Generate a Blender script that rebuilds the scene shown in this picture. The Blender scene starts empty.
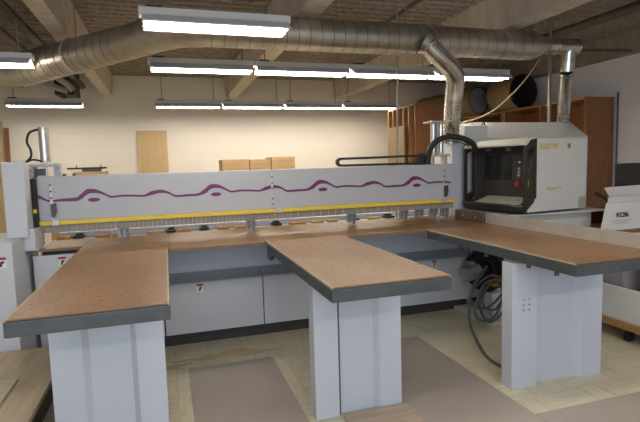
import bpy, bmesh, math, random
from mathutils import Vector, Matrix
random.seed(7)
S = bpy.context.scene
COL = S.collection
PI = math.pi

# ------------------------------------------------------------------ materials
def mat(name, col, rough=.5, metal=0., noise=0., nscale=8., col2=None, bump=0., bscale=60., stretch=(1, 1, 1), emit=0., alpha=1., detail=4.):
    m = bpy.data.materials.new(name); m.use_nodes = True
    nt = m.node_tree; N = nt.nodes; L = nt.links
    b = N['Principled BSDF']
    b.inputs['Base Color'].default_value = (*col, 1); b.inputs['Roughness'].default_value = rough
    b.inputs['Metallic'].default_value = metal
    if alpha < 1: b.inputs['Alpha'].default_value = alpha
    if emit:
        b.inputs['Emission Color'].default_value = (*col, 1); b.inputs['Emission Strength'].default_value = emit
    if noise or bump:
        tc = N.new('ShaderNodeTexCoord'); mp = N.new('ShaderNodeMapping'); mp.inputs['Scale'].default_value = stretch
        L.new(tc.outputs['Object'], mp.inputs['Vector'])
    if noise:
        nz = N.new('ShaderNodeTexNoise'); nz.inputs['Scale'].default_value = nscale; nz.inputs['Detail'].default_value = detail
        L.new(mp.outputs[0], nz.inputs['Vector'])
        rp = N.new('ShaderNodeValToRGB'); c2 = col2 or tuple(c * (1 - noise) for c in col)
        rp.color_ramp.elements[0].position = .32; rp.color_ramp.elements[1].position = .68
        rp.color_ramp.elements[0].color = (*c2, 1); rp.color_ramp.elements[1].color = (*col, 1)
        L.new(nz.outputs['Fac'], rp.inputs['Fac']); L.new(rp.outputs['Color'], b.inputs['Base Color'])
    if bump:
        nb = N.new('ShaderNodeTexNoise'); nb.inputs['Scale'].default_value = bscale; nb.inputs['Detail'].default_value = 5
        L.new(mp.outputs[0], nb.inputs['Vector'])
        bp = N.new('ShaderNodeBump'); bp.inputs['Strength'].default_value = bump; bp.inputs['Distance'].default_value = .02
        L.new(nb.outputs['Fac'], bp.inputs['Height']); L.new(bp.outputs['Normal'], b.inputs['Normal'])
    return m

M = {}
M['body'] = mat('machine_paint', (.58, .60, .645), .42, noise=.04, nscale=3)
M['beam'] = mat('beam_paint', (.44, .445, .47), .38, noise=.04, nscale=3)
M['body_dark'] = mat('machine_paint_grey', (.40, .43, .48), .45, noise=.08, nscale=4)
M['cream'] = mat('cream_paint', (.55, .52, .44), .5, noise=.06, nscale=3)
M['cab'] = mat('cabinet_paint', (.58, .57, .54), .45, noise=.05, nscale=3)
M['ped'] = mat('pedestal_paint', (.505, .54, .60), .45, noise=.04, nscale=2)
M['frame'] = mat('slate_paint', (.062, .072, .080), .45, noise=.25, nscale=14)
M['black'] = mat('black_plastic', (.022, .018, .016), .45, noise=.2, nscale=20)
M['rubber'] = mat('black_rubber', (.012, .012, .013), .6, noise=.2, nscale=30)
M['dgrey'] = mat('dark_grey_metal', (.07, .07, .075), .45, .3, noise=.2, nscale=20)
M['motor'] = mat('motor_grey', (.30, .31, .32), .5, .2, noise=.2, nscale=25)
M['steel'] = mat('brushed_steel', (.62, .60, .57), .28, .9, noise=.12, nscale=12, stretch=(1, 1, 8))
M['bronze'] = mat('bronze_rail', (.30, .22, .15), .3, .75, noise=.25, nscale=9)
M['alu'] = mat('anodised_rail', (.56, .53, .48), .35, .45, noise=.1, nscale=6)
M['yellow'] = mat('safety_yellow', (.78, .56, .035), .4, noise=.06, nscale=8)
M['purple'] = mat('purple_vinyl', (.15, .008, .098), .4, noise=.1, nscale=8)
M['hard'] = mat('hardboard', (.245, .13, .06), .38, noise=.16, nscale=5, col2=(.185, .096, .043), stretch=(1, .35, 1), detail=7)
M['main_top'] = mat('main_table_board', (.245, .134, .055), .34, noise=.16, nscale=5, col2=(.185, .098, .038), stretch=(.3, 1.4, 1), detail=7)
M['hole'] = mat('nozzle_dark', (.06, .03, .02), .6, noise=.1)
M['edge'] = mat('table_edge_strip', (.42, .34, .20), .5, noise=.15, nscale=10)
M['galv'] = mat('galvanised_steel', (.50, .46, .385), .36, .82, noise=.3, nscale=6, col2=(.36, .325, .265), detail=6)
M['galv2'] = mat('galvanised_flexible', (.64, .62, .57), .2, .92, noise=.25, nscale=9, col2=(.40, .38, .33))
M['housing'] = mat('fixture_enamel', (.62, .61, .59), .5, noise=.05, nscale=3)
M['tube'] = mat('fluorescent_tube', (1.0, .92, .81), .3, emit=34.)
M['rod'] = mat('hanger_rod', (.30, .28, .25), .5, .6, noise=.2, nscale=20)
M['ply'] = mat('plywood_sheet', (.56, .40, .20), .55, noise=.12, nscale=3, stretch=(6, 1, .5), detail=6)
M['pine'] = mat('pine_board', (.52, .34, .16), .55, noise=.25, nscale=4, stretch=(1, 1, 7), detail=6)
M['cherry'] = mat('cherry_ply', (.30, .125, .045), .5, noise=.22, nscale=4, stretch=(6, 6, .7), detail=6)
M['cherry_edge'] = mat('ply_edge', (.46, .24, .09), .5, noise=.2, nscale=9)
M['tan_door'] = mat('tan_door', (.30, .21, .11), .5, noise=.12, nscale=4, stretch=(5, 5, 1))
M['card_tube'] = mat('fibre_tube', (.34, .215, .10), .55, noise=.15, nscale=5)
M['tube_cap'] = mat('tube_end_grey', (.30, .285, .31), .6, noise=.15, nscale=6)
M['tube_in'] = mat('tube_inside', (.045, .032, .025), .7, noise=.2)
M['white'] = mat('white_card', (.72, .70, .67), .55, noise=.05, nscale=5)
M['paper'] = mat('label_white', (.78, .78, .76), .5, noise=.04)
M['ink'] = mat('ink_black', (.03, .03, .032), .6, noise=.1)
M['inkgrey'] = mat('ink_grey', (.33, .33, .35), .6, noise=.1)
M['red'] = mat('label_red', (.45, .03, .025), .45, noise=.08)
M['green'] = mat('green_plastic', (.03, .25, .08), .4, noise=.08)
M['tape'] = mat('tape_residue', (.62, .52, .24), .6, noise=.25, nscale=30)
M['keys'] = mat('key_caps', (.42, .39, .33), .5, noise=.08, nscale=30)
M['screen'] = mat('dark_screen', (.010, .012, .011), .22, noise=.1)
M['panel'] = mat('console_panel', (.05, .042, .038), .42, noise=.1)
M['maroon'] = mat('maroon_laminate', (.085, .018, .014), .4, noise=.15)
M['oak'] = mat('oak_laminate', (.58, .45, .29), .42, noise=.3, nscale=4, stretch=(9, .6, 9), detail=8)
M['oak_edge'] = mat('oak_edge', (.42, .34, .22), .5, noise=.2, nscale=12)
M['beige'] = mat('beige_laminate', (.55, .49, .38), .5, noise=.05)
M['floor_plank'] = mat('plank_wood', (.50, .39, .28), .5, noise=.25, nscale=4, stretch=(.6, 9, 9), detail=8)
M['mat'] = mat('hardboard_mat', (.40, .345, .30), .42, noise=.12, nscale=2.2, col2=(.36, .31, .27), detail=9, bump=.05, bscale=40)
M['cable'] = mat('cable_grey', (.11, .11, .105), .5, noise=.15, nscale=30)
M['orange'] = mat('offcut_orange', (.52, .22, .04), .55, noise=.2, nscale=10)
M['offyel'] = mat('offcut_yellow', (.58, .38, .10), .55, noise=.2, nscale=10)
M['seam'] = mat('duct_seam', (.16, .145, .12), .5, .5, noise=.2)
M['finger'] = mat('finger_grey', (.30, .31, .32), .4, .3, noise=.15)
M['pipe'] = mat('old_pipe', (.13, .10, .075), .6, .2, noise=.3, nscale=10)
M['hangbox'] = mat('dark_duct_box', (.05, .05, .048), .6, .2, noise=.25, nscale=8)
M['tealbit'] = mat('teal_metal', (.07, .12, .14), .5, .2, noise=.2)
M['curtain'] = mat('curtain_strip', (.31, .27, .215), .35, noise=.15, nscale=12)
M['dark_wood'] = mat('dark_pallet', (.05, .042, .042), .6, noise=.2, nscale=8)
M['concrete'] = mat('concrete_beam', (.60, .52, .42), .85, noise=.22, nscale=7, bump=.5, bscale=45, detail=8)
M['deck'] = mat('sprayed_deck', (.38, .31, .245), .95, noise=.42, nscale=26, bump=.9, bscale=45, detail=9, stretch=(.75, 1, 1))
M['soffit'] = mat('sprayed_soffit', (.34, .28, .22), .95, noise=.35, nscale=9, bump=.8, bscale=38, detail=8)

def wall_mat(name, c, axis):
    m = bpy.data.materials.new(name); m.use_nodes = True
    nt = m.node_tree; N = nt.nodes; L = nt.links; b = N['Principled BSDF']; b.inputs['Roughness'].default_value = .7
    tc = N.new('ShaderNodeTexCoord'); sp = N.new('ShaderNodeSeparateXYZ'); cb = N.new('ShaderNodeCombineXYZ')
    L.new(tc.outputs['Object'], sp.inputs[0]); L.new(sp.outputs[axis], cb.inputs[0]); L.new(sp.outputs[2], cb.inputs[1])
    br = N.new('ShaderNodeTexBrick'); br.inputs['Scale'].default_value = 1
    br.inputs['Brick Width'].default_value = .40; br.inputs['Row Height'].default_value = .20
    br.inputs['Mortar Size'].default_value = .006; br.inputs['Mortar Smooth'].default_value = .6
    br.inputs['Color1'].default_value = (*c, 1); br.inputs['Color2'].default_value = (*[x * .98 for x in c], 1)
    br.inputs['Mortar'].default_value = (*[x * .93 for x in c], 1)
    L.new(cb.outputs[0], br.inputs['Vector'])
    L.new(br.outputs['Color'], b.inputs['Base Color'])
    bp = N.new('ShaderNodeBump'); bp.inputs['Strength'].default_value = .25; bp.inputs['Distance'].default_value = .01; bp.invert = True
    L.new(br.outputs['Fac'], bp.inputs['Height']); L.new(bp.outputs[0], b.inputs['Normal'])
    return m
M['wall_b'] = wall_mat('painted_block_wall', (.84, .78, .68), 0)
M['wall_r'] = mat('painted_plaster_wall', (.72, .70, .72), .7, noise=.03, nscale=2)

def floor_mat():
    m = bpy.data.materials.new('vinyl_tile_floor'); m.use_nodes = True
    nt = m.node_tree; N = nt.nodes; L = nt.links; b = N['Principled BSDF']; b.inputs['Roughness'].default_value = .42
    tc = N.new('ShaderNodeTexCoord')
    br = N.new('ShaderNodeTexBrick'); br.inputs['Scale'].default_value = 1; br.offset = 0
    br.inputs['Brick Width'].default_value = .275; br.inputs['Row Height'].default_value = .275
    br.inputs['Mortar Size'].default_value = .0022; br.inputs['Mortar Smooth'].default_value = .3
    br.inputs['Color1'].default_value = (.66, .605, .44, 1); br.inputs['Color2'].default_value = (.61, .56, .41, 1); br.inputs['Mortar'].default_value = (.46, .41, .29, 1)
    L.new(tc.outputs['Object'], br.inputs['Vector'])
    # marbled streaks running one way on one tile, the other way on the next
    chk = N.new('ShaderNodeTexChecker'); chk.inputs['Scale'].default_value = 1 / .275
    L.new(tc.outputs['Object'], chk.inputs['Vector'])
    def streak(sc):
        mp = N.new('ShaderNodeMapping'); mp.inputs['Scale'].default_value = sc; L.new(tc.outputs['Object'], mp.inputs['Vector'])
        nz = N.new('ShaderNodeTexNoise'); nz.inputs['Scale'].default_value = 4; nz.inputs['Detail'].default_value = 6; L.new(mp.outputs[0], nz.inputs['Vector'])
        return nz
    a = streak((1, 8, 1)); c = streak((8, 1, 1))
    mx = N.new('ShaderNodeMix'); mx.data_type = 'FLOAT'; L.new(chk.outputs['Fac'], mx.inputs[0]); L.new(a.outputs['Fac'], mx.inputs[2]); L.new(c.outputs['Fac'], mx.inputs[3])
    rp = N.new('ShaderNodeValToRGB'); rp.color_ramp.elements[0].position = .34; rp.color_ramp.elements[1].position = .62
    rp.color_ramp.elements[0].color = (.86, .86, .87, 1); rp.color_ramp.elements[1].color = (1.06, 1.05, 1.03, 1)
    L.new(mx.outputs[0], rp.inputs['Fac'])
    mul = N.new('ShaderNodeMix'); mul.data_type = 'RGBA'; mul.blend_type = 'MULTIPLY'; mul.inputs[0].default_value = 1
    L.new(br.outputs['Color'], mul.inputs[6]); L.new(rp.outputs['Color'], mul.inputs[7])
    L.new(mul.outputs[2], b.inputs['Base Color'])
    return m
M['floor'] = floor_mat()

# ------------------------------------------------------------------ mesh builder
class MB:
    def __init__(s): s.v = []; s.f = []; s.mi = []; s.sm = []
    def add(s, vs, fs, mi=0, smooth=False):
        o = len(s.v); s.v += [Vector(v) for v in vs]
        for f in fs: s.f.append([o + i for i in f]); s.mi.append(mi); s.sm.append(smooth)
        return s
    def box(s, x0, x1, y0, y1, z0, z1, bev=0., mi=0, mtx=None):
        bm = bmesh.new(); bmesh.ops.create_cube(bm, size=1)
        for v in bm.verts: v.co = Vector(((x0 + x1) / 2 + v.co.x * (x1 - x0), (y0 + y1) / 2 + v.co.y * (y1 - y0), (z0 + z1) / 2 + v.co.z * (z1 - z0)))
        if bev: bmesh.ops.bevel(bm, geom=bm.edges[:], offset=bev, segments=2, profile=.6, affect='EDGES', clamp_overlap=True)
        bm.verts.index_update()
        vs = [(mtx @ v.co if mtx else v.co.copy()) for v in bm.verts]
        s.add(vs, [[v.index for v in f.verts] for f in bm.faces], mi); bm.free(); return s
    def prism(s, poly, axis, a, b, mi=0, mtx=None):
        # poly: 2-D points in the plane normal to axis ('x': (y,z); 'y': (x,z); 'z': (x,y))
        def P(p, t): return {'x': (t, p[0], p[1]), 'y': (p[0], t, p[1]), 'z': (p[0], p[1], t)}[axis]
        n = len(poly); vs = [Vector(P(p, a)) for p in poly] + [Vector(P(p, b)) for p in poly]
        if mtx: vs = [mtx @ v for v in vs]
        fs = [list(range(n))[::-1], list(range(n, 2 * n))] + [[i, (i + 1) % n, n + (i + 1) % n, n + i] for i in range(n)]
        return s.add(vs, fs, mi)
    def tube(s, pts, r, n=12, caps=True, mi=0, smooth=True):
        pts = [Vector(p) for p in pts]; m = len(pts); rs = r if isinstance(r, (list, tuple)) else [r] * m
        T = []
        for i in range(m):
            d = (pts[min(i + 1, m - 1)] - pts[max(i - 1, 0)]); T.append(d.normalized())
        ref = Vector((0, 0, 1)) if abs(T[0].z) < .9 else Vector((1, 0, 0))
        U = T[0].cross(ref).normalized(); vs = []
        for i in range(m):
            U = (U - T[i] * U.dot(T[i])).normalized(); W = T[i].cross(U)
            for k in range(n):
                a = 2 * PI * k / n; vs.append(pts[i] + (U * math.cos(a) + W * math.sin(a)) * rs[i])
        fs = [[i * n + k, i * n + (k + 1) % n, (i + 1) * n + (k + 1) % n, (i + 1) * n + k] for i in range(m - 1) for k in range(n)]
        s.add(vs, fs, mi, smooth)
        if caps: s.add(vs[:n], [list(range(n))[::-1]], mi); s.add(vs[-n:], [list(range(n))], mi)
        return s
    def cyl(s, a, b, r, n=16, r2=None, mi=0): return s.tube([a, b], [r, r if r2 is None else r2], n, True, mi)
    def ring(s, c, axis, R, r, n=24, k=6, mi=0, tilt=None):
        ax = Vector(axis).normalized()
        if tilt: ax = (ax + Vector(tilt)).normalized()
        U = ax.cross(Vector((0, 0, 1)) if abs(ax.z) < .9 else Vector((1, 0, 0))).normalized(); W = ax.cross(U); c = Vector(c); vs = []
        for i in range(n):
            d = U * math.cos(2 * PI * i / n) + W * math.sin(2 * PI * i / n)
            for j in range(k):
                t = 2 * PI * j / k; vs.append(c + d * (R + r * math.cos(t)) + ax * r * math.sin(t))
        fs = [[i * k + j, ((i + 1) % n) * k + j, ((i + 1) % n) * k + (j + 1) % k, i * k + (j + 1) % k] for i in range(n) for j in range(k)]
        return s.add(vs, fs, mi, True)
    def disc(s, c, r, n=6, mi=0, up=(0, 0, 1)):
        ax = Vector(up).normalized(); U = ax.cross(Vector((0, 1, 0)) if abs(ax.y) < .9 else Vector((1, 0, 0))).normalized(); W = ax.cross(U); c = Vector(c)
        return s.add([c + (U * math.cos(2 * PI * i / n) + W * math.sin(2 * PI * i / n)) * r for i in range(n)], [list(range(n))], mi)
    def build(s, name, m, parent=None, fix=True):
        me = bpy.data.meshes.new(name); o = bpy.data.objects.new(name, me)
        off = Vector((0, 0, 0))
        p = parent
        while p: off += p.location; p = p.parent
        me.from_pydata([v - off for v in s.v], [], s.f); me.update()
        for mm in (m if isinstance(m, (list, tuple)) else [m]): me.materials.append(mm)
        for i, f in enumerate(me.polygons): f.material_index = s.mi[i]; f.use_smooth = s.sm[i]
        if fix:
            bm = bmesh.new(); bm.from_mesh(me); bmesh.ops.recalc_face_normals(bm, faces=bm.faces[:]); bm.to_mesh(me); bm.free()
        COL.objects.link(o)
        if parent: o.parent = parent
        return o

def tag(o, label, cat, group=None, kind=None):
    o['label'] = label; o['category'] = cat
    if group: o['group'] = group
    if kind: o['kind'] = kind
    return o
def thing(name, label, cat, loc, group=None):
    o = bpy.data.objects.new(name, None); COL.objects.link(o); o.location = loc; o.empty_display_size = .1
    return tag(o, label, cat, group)
def struct(o): o['kind'] = 'structure'; return o
def B(*a, **k): return MB().box(*a, **k)
def smooth_path(pts, n=6):
    P = [Vector(p) for p in pts]; out = []
    for i in range(len(P) - 1):
        p0 = P[max(i - 1, 0)]; p1 = P[i]; p2 = P[i + 1]; p3 = P[min(i + 2, len(P) - 1)]
        for k in range(n):
            t = k / n
            out.append(.5 * ((2 * p1) + (p2 - p0) * t + (2 * p0 - 5 * p1 + 4 * p2 - p3) * t * t + (3 * p1 - p0 - 3 * p2 + p3) * t ** 3))
    out.append(P[-1]); return out
def recolour(o, label): o['label'] = label; return o

# ------------------------------------------------------------------ the setting
YB, XR, XL, ZC, ZB = 9.8, 6.35, -4.6, 3.24, 2.875
struct(B(XL, XR + .2, -4, YB + .2, -.1, 0).build('floor', M['floor']))
struct(B(XL, XR + .2, YB, YB + .2, 0, ZC + .1).build('wall_back', M['wall_b']))
struct(B(XR, XR + .2, -4, YB, 0, ZC + .1).build('wall_right', M['wall_r']))
struct(B(XL - .2, XL, -4, YB + .2, -.1, ZC + .1).build('wall_left', M['wall_b']))
d = MB(); prof = []
y = -4.
while y < YB:
    prof += [(y, ZC), (y + .07, ZC), (y + .09, ZC + .045), (y + .13, ZC + .045)]; y += .15
prof = [p for p in prof if p[0] < YB] + [(YB, ZC)]
n = len(prof)
vs = [(XL, p[0], p[1]) for p in prof] + [(XR + .2, p[0], p[1]) for p in prof]
d.add(vs, [[i, i + 1, n + i + 1, n + i] for i in range(n - 1)])
d.box(XL, XR + .2, -4, YB, ZC + .09, ZC + .2)
struct(d.build('ceiling', M['deck']))
for x0, x1 in ((-3.2, -3.03), (-1.0, -.845), (1.21, 1.42), (3.44, 3.64)):
    w = .03
    o = MB().prism([(x0, ZB), (x1, ZB), (x1 + w, ZC + .02), (x0 - w, ZC + .02)], 'y', -4, YB).build('ceiling_beam', M['concrete']); struct(o)
struct(B(XR - .14, XR, -4, YB, 2.93, ZC + .02).build('trim_1', M['soffit']))

# ------------------------------------------------------------------ panel saw
saw = thing('panel_saw', 'long light grey panel saw with purple wave stripe and yellow safety strip', 'panel saw', (.9, 4.3, 0))
# base covers: low boxes with a sloping top, a narrow gap between neighbours
def base_cover(x0, x1):
    p = [(4.22, .12), (4.22, .545), (4.23, .555), (4.46, .60), (4.46, .12)]
    return MB().prism(p, 'x', x0, x1)
covers = []
for x0, x1 in ((-1.0, -.075), (-.065, .765), (.775, 1.74), (1.75, 2.93)):
    covers.append(base_cover(x0, x1).build('base_cover', M['body'], saw))
B(-1.0, 2.93, 4.46, 4.62, .10, .884).build('base_frame', M['body'], saw)
B(-1.0, 2.90, 4.30, 4.60, 0, .12).build('plinth', M['dark_wood'], saw)
# left end light panel between the column and the first table
B(-1.0, -.62, 4.185, 4.215, .56, .884, .004).build('end_panel', M['body'], saw)
def sticker(x, y, z, parent, w=.052, h=.07):
    q = MB().box(x - w / 2, x + w / 2, y - .0015, y, z - h / 2, z + h / 2, mi=0)
    q.box(x - w / 2, x + w / 2, y - .0025, y - .0012, z + h * .24, z + h / 2, mi=1)
    q.prism([(x - w * .25, z - h * .38), (x + w * .05, z - h * .38), (x + w * .08, z - h * .15), (x + w * .3, z - h * .02), (x + w * .3, z + h * .16), (x - w * .1, z + h * .1), (x - w * .15, z - h * .15)], 'y', y - .0025, y - .0012, mi=2)
    o = q.build('warning_sticker', [M['paper'], M['red'], M['ink']], parent); o['label'] = 'red and white warning sticker'; return o
sticker(.228, 4.22, .503, covers[1]); sticker(2.482, 4.22, .509, covers[3])
sticker(-.80, 4.184, .83, saw)
# main table: three boards with fine seams and small nozzle holes, dark front lip
def holes(q, x0, x1, y0, y1, z, dx, dy, mi=1, r=.0058):
    i = 0; yy = y0
    while yy < y1:
        xx = x0
        j = 0
        while xx < x1:
            q.disc((xx + (.018 if i % 2 else 0), yy + (.02 if j % 2 else 0), z), r, 6, mi); xx += dx; j += 1
        yy += dy; i += 1
for x0, x1, yf in ((-.95, -.647, 4.15), (-.644, -.005, 3.70), (-.002, .708, 3.70), (.711, 2.115, 3.70), (2.118, 2.94, 3.70)):
    q = MB().box(x0, x1, yf, 4.62, .918, .94, .002)
    if yf < 4: holes(q, x0 + .07, x1 - .04, 3.86, 4.22, .9405, .12, .16)
    q.box(x0, x1, 4.075, 4.079, .9395, .9408, mi=1)
    q.build('main_table_board', [M['main_top'], M['hole']], saw)
B(-.62, 2.93, 3.95, 4.60, .885, .9175).box(-.94, -.62, 4.22, 4.60, .885, .9175).build('table_underframe', M['rubber'], saw)
# pressure beam
beam = B(-.955, 2.765, 4.30, 4.52, 1.13, 1.488, .006).build('pressure_beam', M['beam'], saw)
for x0, x1 in ((-.955, .893), (.90, 2.755)):
    B(x0, x1, 4.294, 4.302, 1.142, 1.48, .002).build('front_panel', M['beam'], beam)
tmpl = [(-.642, 1.348, 1.304), (-.611, 1.374, 1.331), (-.582, 1.380, 1.343), (-.531, 1.372, 1.343), (-.481, 1.345, 1.325), (-.43, 1.317, 1.30), (-.354, 1.322, 1.305), (-.262, 1.319, 1.302), (-.177, 1.314, 1.297), (-.121, 1.340, 1.308), (-.049, 1.350, 1.322), (.013, 1.334, 1.314), (.068, 1.302, 1.284), (.166, 1.303, 1.283), (.262, 1.308, 1.286)]
pts = [(-.953, 1.346, 1.318), (-.885, 1.306, 1.291), (-.789, 1.311, 1.288), (-.681, 1.317, 1.287)]
for k in range(4): pts += [(x + .966 * k, a, b) for x, a, b in tmpl if x + .966 * k < 2.74]
fine = []
for i in range(len(pts) - 1):
    p0, p1, p2, p3 = pts[max(i - 1, 0)], pts[i], pts[i + 1], pts[min(i + 2, len(pts) - 1)]
    for k in range(5):
        t = k / 5
        cr = lambda j: .5 * (2 * p1[j] + (p2[j] - p0[j]) * t + (2 * p0[j] - 5 * p1[j] + 4 * p2[j] - p3[j]) * t * t + (3 * p1[j] - p0[j] - 3 * p2[j] + p3[j]) * t ** 3)
        fine.append((p1[0] + (p2[0] - p1[0]) * t, cr(1), cr(2)))
fine.append(pts[-1])
q = MB(); n = len(fine)
q.add([(x, 4.2925, a) for x, a, b in fine] + [(x, 4.2925, b) for x, a, b in fine], [[i, i + 1, n + i + 1, n + i] for i in range(n - 1)])
for k in range(4):
    cx = -.558 + .966 * k
    q.add([(cx + .045 * math.cos(t * PI / 12), 4.2925, 1.291 + .0165 * math.sin(t * PI / 12)) for t in range(24)], [list(range(24))])
o = q.build('wave_stripe', M['purple'], beam); o['label'] = 'purple wavy stripe with oval dots'
for x0, x1 in ((-.955, -.865), (-.815, .925), (.975, 2.60), (2.65, 2.76)):
    B(x0, x1, 4.268, 4.296, 1.106, 1.139, .004).build('safety_strip', M['yellow'], beam)
for x in (-.84, .95, 2.625):
    B(x - .025, x + .025, 4.262, 4.298, 1.103, 1.146, .003).build('strip_bracket', M['alu'], beam)
for x, full in ((-.862, 1), (.90, 0), (2.64, 1)):
    q = MB().box(x - .009, x + .009, 4.284, 4.296, 1.15, 1.46 if not full else 1.43, .002)
    for z in (1.18, 1.23, 1.32, 1.37, 1.42): q.cyl((x, 4.286, z), (x, 4.278, z), .008, 8, mi=1)
    lt = q.build('latch_rail', [M['alu'], M['dgrey']], beam)
    if full:
        MB().prism([(x - .004, 1.27), (x + .03, 1.28), (x + .032, 1.21), (x + .014, 1.165), (x, 1.17)], 'y', 4.255, 4.288).build('latch_handle', M['dgrey'], lt)
# curtain strips below the beam
q = MB(); x = -.95; i = 0
while x < 2.73:
    q.box(x, x + .034, 4.305 + .003 * (i % 2), 4.308 + .003 * (i % 2), 1.045, 1.131); x += .036; i += 1
o = q.build('guard_curtain', M['curtain'], beam)
# rear fence bar seen under the curtain, and the black grippers on it
B(-.93, 2.8, 4.80, 4.88, .931, .983, .006).build('rear_fence_bar', M['body'], saw)
for x in (-.80, -.02, .28, .98, 1.80, 2.2):
    q = MB().box(x, x + .085, 4.665, 4.798, .9405, .958, .005).box(x + .02, x + .07, 4.72, 4.798, .958, .976, .004)
    q.build('gripper', M['rubber'], saw)
B(-.95, 3.0, 4.63, 5.9, .86, .93, .004).build('rear_table', M['cream'], saw)
for x in (-.9, .9, 2.8):
    for y in (4.75, 5.75): B(x, x + .08, y, y + .08, 0, .86).build('rear_leg', M['body_dark'], saw)
# pressure fingers standing on the table under the beam
def finger(x):
    q = MB().prism([(4.31, 1.12), (4.40, 1.12), (4.40, .985), (4.37, .945), (4.345, .945), (4.335, .985), (4.31, 1.04)], 'x', x - .007, x + .007)
    q.prism([(4.31, 1.12), (4.40, 1.12), (4.40, .985), (4.37, .955), (4.345, .975), (4.31, 1.04)], 'x', x - .052, x - .042)
    q.box(x - .075, x + .004, 4.35, 4.36, .965, 1.12); q.box(x - .045, x + .01, 4.36, 4.38, 1.0, 1.02); q.cyl((x - .012, 4.33, 1.0), (x + .014, 4.33, 1.0), .012, 10)
    return q.build('pressure_finger', M['finger'], saw)
for x in (-.325, .735, 1.70, 2.25, 2.42, 2.58, 2.71): finger(x)
# left column and its foot box
lc = B(-1.125, -.985, 4.06, 4.22, 1.046, 1.60, .008).build('left_column', M['body'], saw)
B(-1.25, -.955, 4.045, 4.055, 1.07, 1.59).build('column_cover', M['body'], lc) if False else None
q = MB().prism([(3.80, .10), (3.80, 1.035), (3.81, 1.045), (4.50, 1.045), (4.50, .10)], 'x', -1.75, -1.03)
fb = q.build('column_foot', M['body'], saw); sticker(-1.10, 3.80, .915, fb, .06, .075)
B(-1.72, -1.06, 3.9, 4.45, 0, .10).build('column_plinth', M['dark_wood'], saw)
B(-1.04, -.955, 4.10, 4.40, .94, 1.10, .004).build('column_bracket', M['body'], saw)
B(-1.12, -.99, 4.225, 4.48, 1.046, 1.55, .006).build('column_back', M['cream'], saw)
q = MB().box(-.984, -.956, 4.235, 4.292, 1.10, 1.475, .003); o = q.build('guide_strip', M['rubber'], saw)
B(-.983, -.957, 4.228, 4.2345, 1.21, 1.24, .002).build('marker_tab', M['yellow'], saw)
def lift_cylinder(x, y, z0, z1, r):
    q = MB().cyl((x, y, z0 + .015), (x, y, z1 - .015), r, 20)
    for z in (z0, z1 - .02): q.cyl((x, y, z), (x, y, z + .02), r * 1.08, 20, mi=1)
    q.cyl((x, y, z0 - .12), (x, y, z0 + .01), r * .3, 10)
    return q.build('lift_cylinder', [M['steel'], M['alu']], saw)
c1 = lift_cylinder(-.897, 4.37, 1.60, 1.872, .037)
MB().tube(smooth_path([(-.93, 4.35, 1.855), (-.985, 4.33, 1.83), (-1.005, 4.32, 1.76), (-.985, 4.32, 1.70), (-.985, 4.32, 1.645), (-1.02, 4.32, 1.605), (-1.035, 4.32, 1.59)]), .009, 8).build('air_hose', M['rubber'], c1)
MB().tube(smooth_path([(-1.035, 4.33, 1.595), (-.985, 4.33, 1.62), (-.94, 4.33, 1.615), (-.915, 4.33, 1.605)]), .007, 8).build('air_hose', M['rubber'], c1)
q = MB().box(-1.0, -.80, 4.30, 4.46, 1.565, 1.585, .003).box(-.99, -.975, 4.31, 4.45, 1.488, 1.565).box(-.85, -.805, 4.40, 4.45, 1.488, 1.59)
lb = q.build('cylinder_bracket', M['body_dark'], saw); B(-.965, -.90, 4.32, 4.38, 1.495, 1.55, .004).build('valve_block', M['dgrey'], lb)
for x in (-.77, -.70, -.975): MB().cyl((x, 4.36, 1.486), (x, 4.36, 1.505), .014, 8).build('cap_screw', M['dgrey'], beam)
# right column, cylinders
rc = B(3.04, 3.33, 4.53, 4.90, 1.006, 1.885, .008).build('right_column', M['cab'], saw)
B(2.87, 3.036, 4.50, 4.86, .94, 1.72, .006).build('right_column', M['body'], saw)
for x in (2.60, 2.685): lift_cylinder(x, 4.42, 1.60, 1.90, .028)
q = MB().box(2.53, 2.75, 4.34, 4.50, 1.902, 1.918, .003).box(2.63, 2.655, 4.40, 4.44, 1.57, 1.91).box(2.56, 2.75, 4.35, 4.49, 1.565, 1.59, .003).box(2.57, 2.585, 4.38, 4.46, 1.486, 1.565).box(2.72, 2.735, 4.38, 4.46, 1.486, 1.565)
q.build('cylinder_bracket', M['alu'], saw)
# energy chain lying on the beam
arc = [(1.60 - .042 * math.cos(a), 4.40, 1.536 + .032 * math.sin(a)) for a in [(-PI / 2 + PI * k / 10) for k in range(11)]]
path = [(2.46, 4.40, 1.504)] + arc + [(2.0, 4.40, 1.572), (2.46, 4.40, 1.582)]
arc2 = [Vector(p) for p in path]
q = MB(); tot = []
for a, b in zip(arc2[:-1], arc2[1:]):
    k = max(1, int((b - a).length / .03))
    tot += [a + (b - a) * (t / k) for t in range(k)]
tot.append(arc2[-1])
for a, b in zip(tot[:-1], tot[1:]):
    u = (b - a).normalized(); w = Vector((0, 1, 0)); nn = u.cross(w); c = (a + b) / 2; h = (b - a).length * .46
    mtx = Matrix(((u.x, w.x, nn.x, c.x), (u.y, w.y, nn.y, c.y), (u.z, w.z, nn.z, c.z), (0, 0, 0, 1)))
    q.box(-h, h, -.03, .03, -.011, .011, .003, mtx=mtx)
q.box(2.40, 2.50, 4.36, 4.44, 1.486, 1.60, .004)
q.build('cable_chain', M['rubber'], saw)
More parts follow.
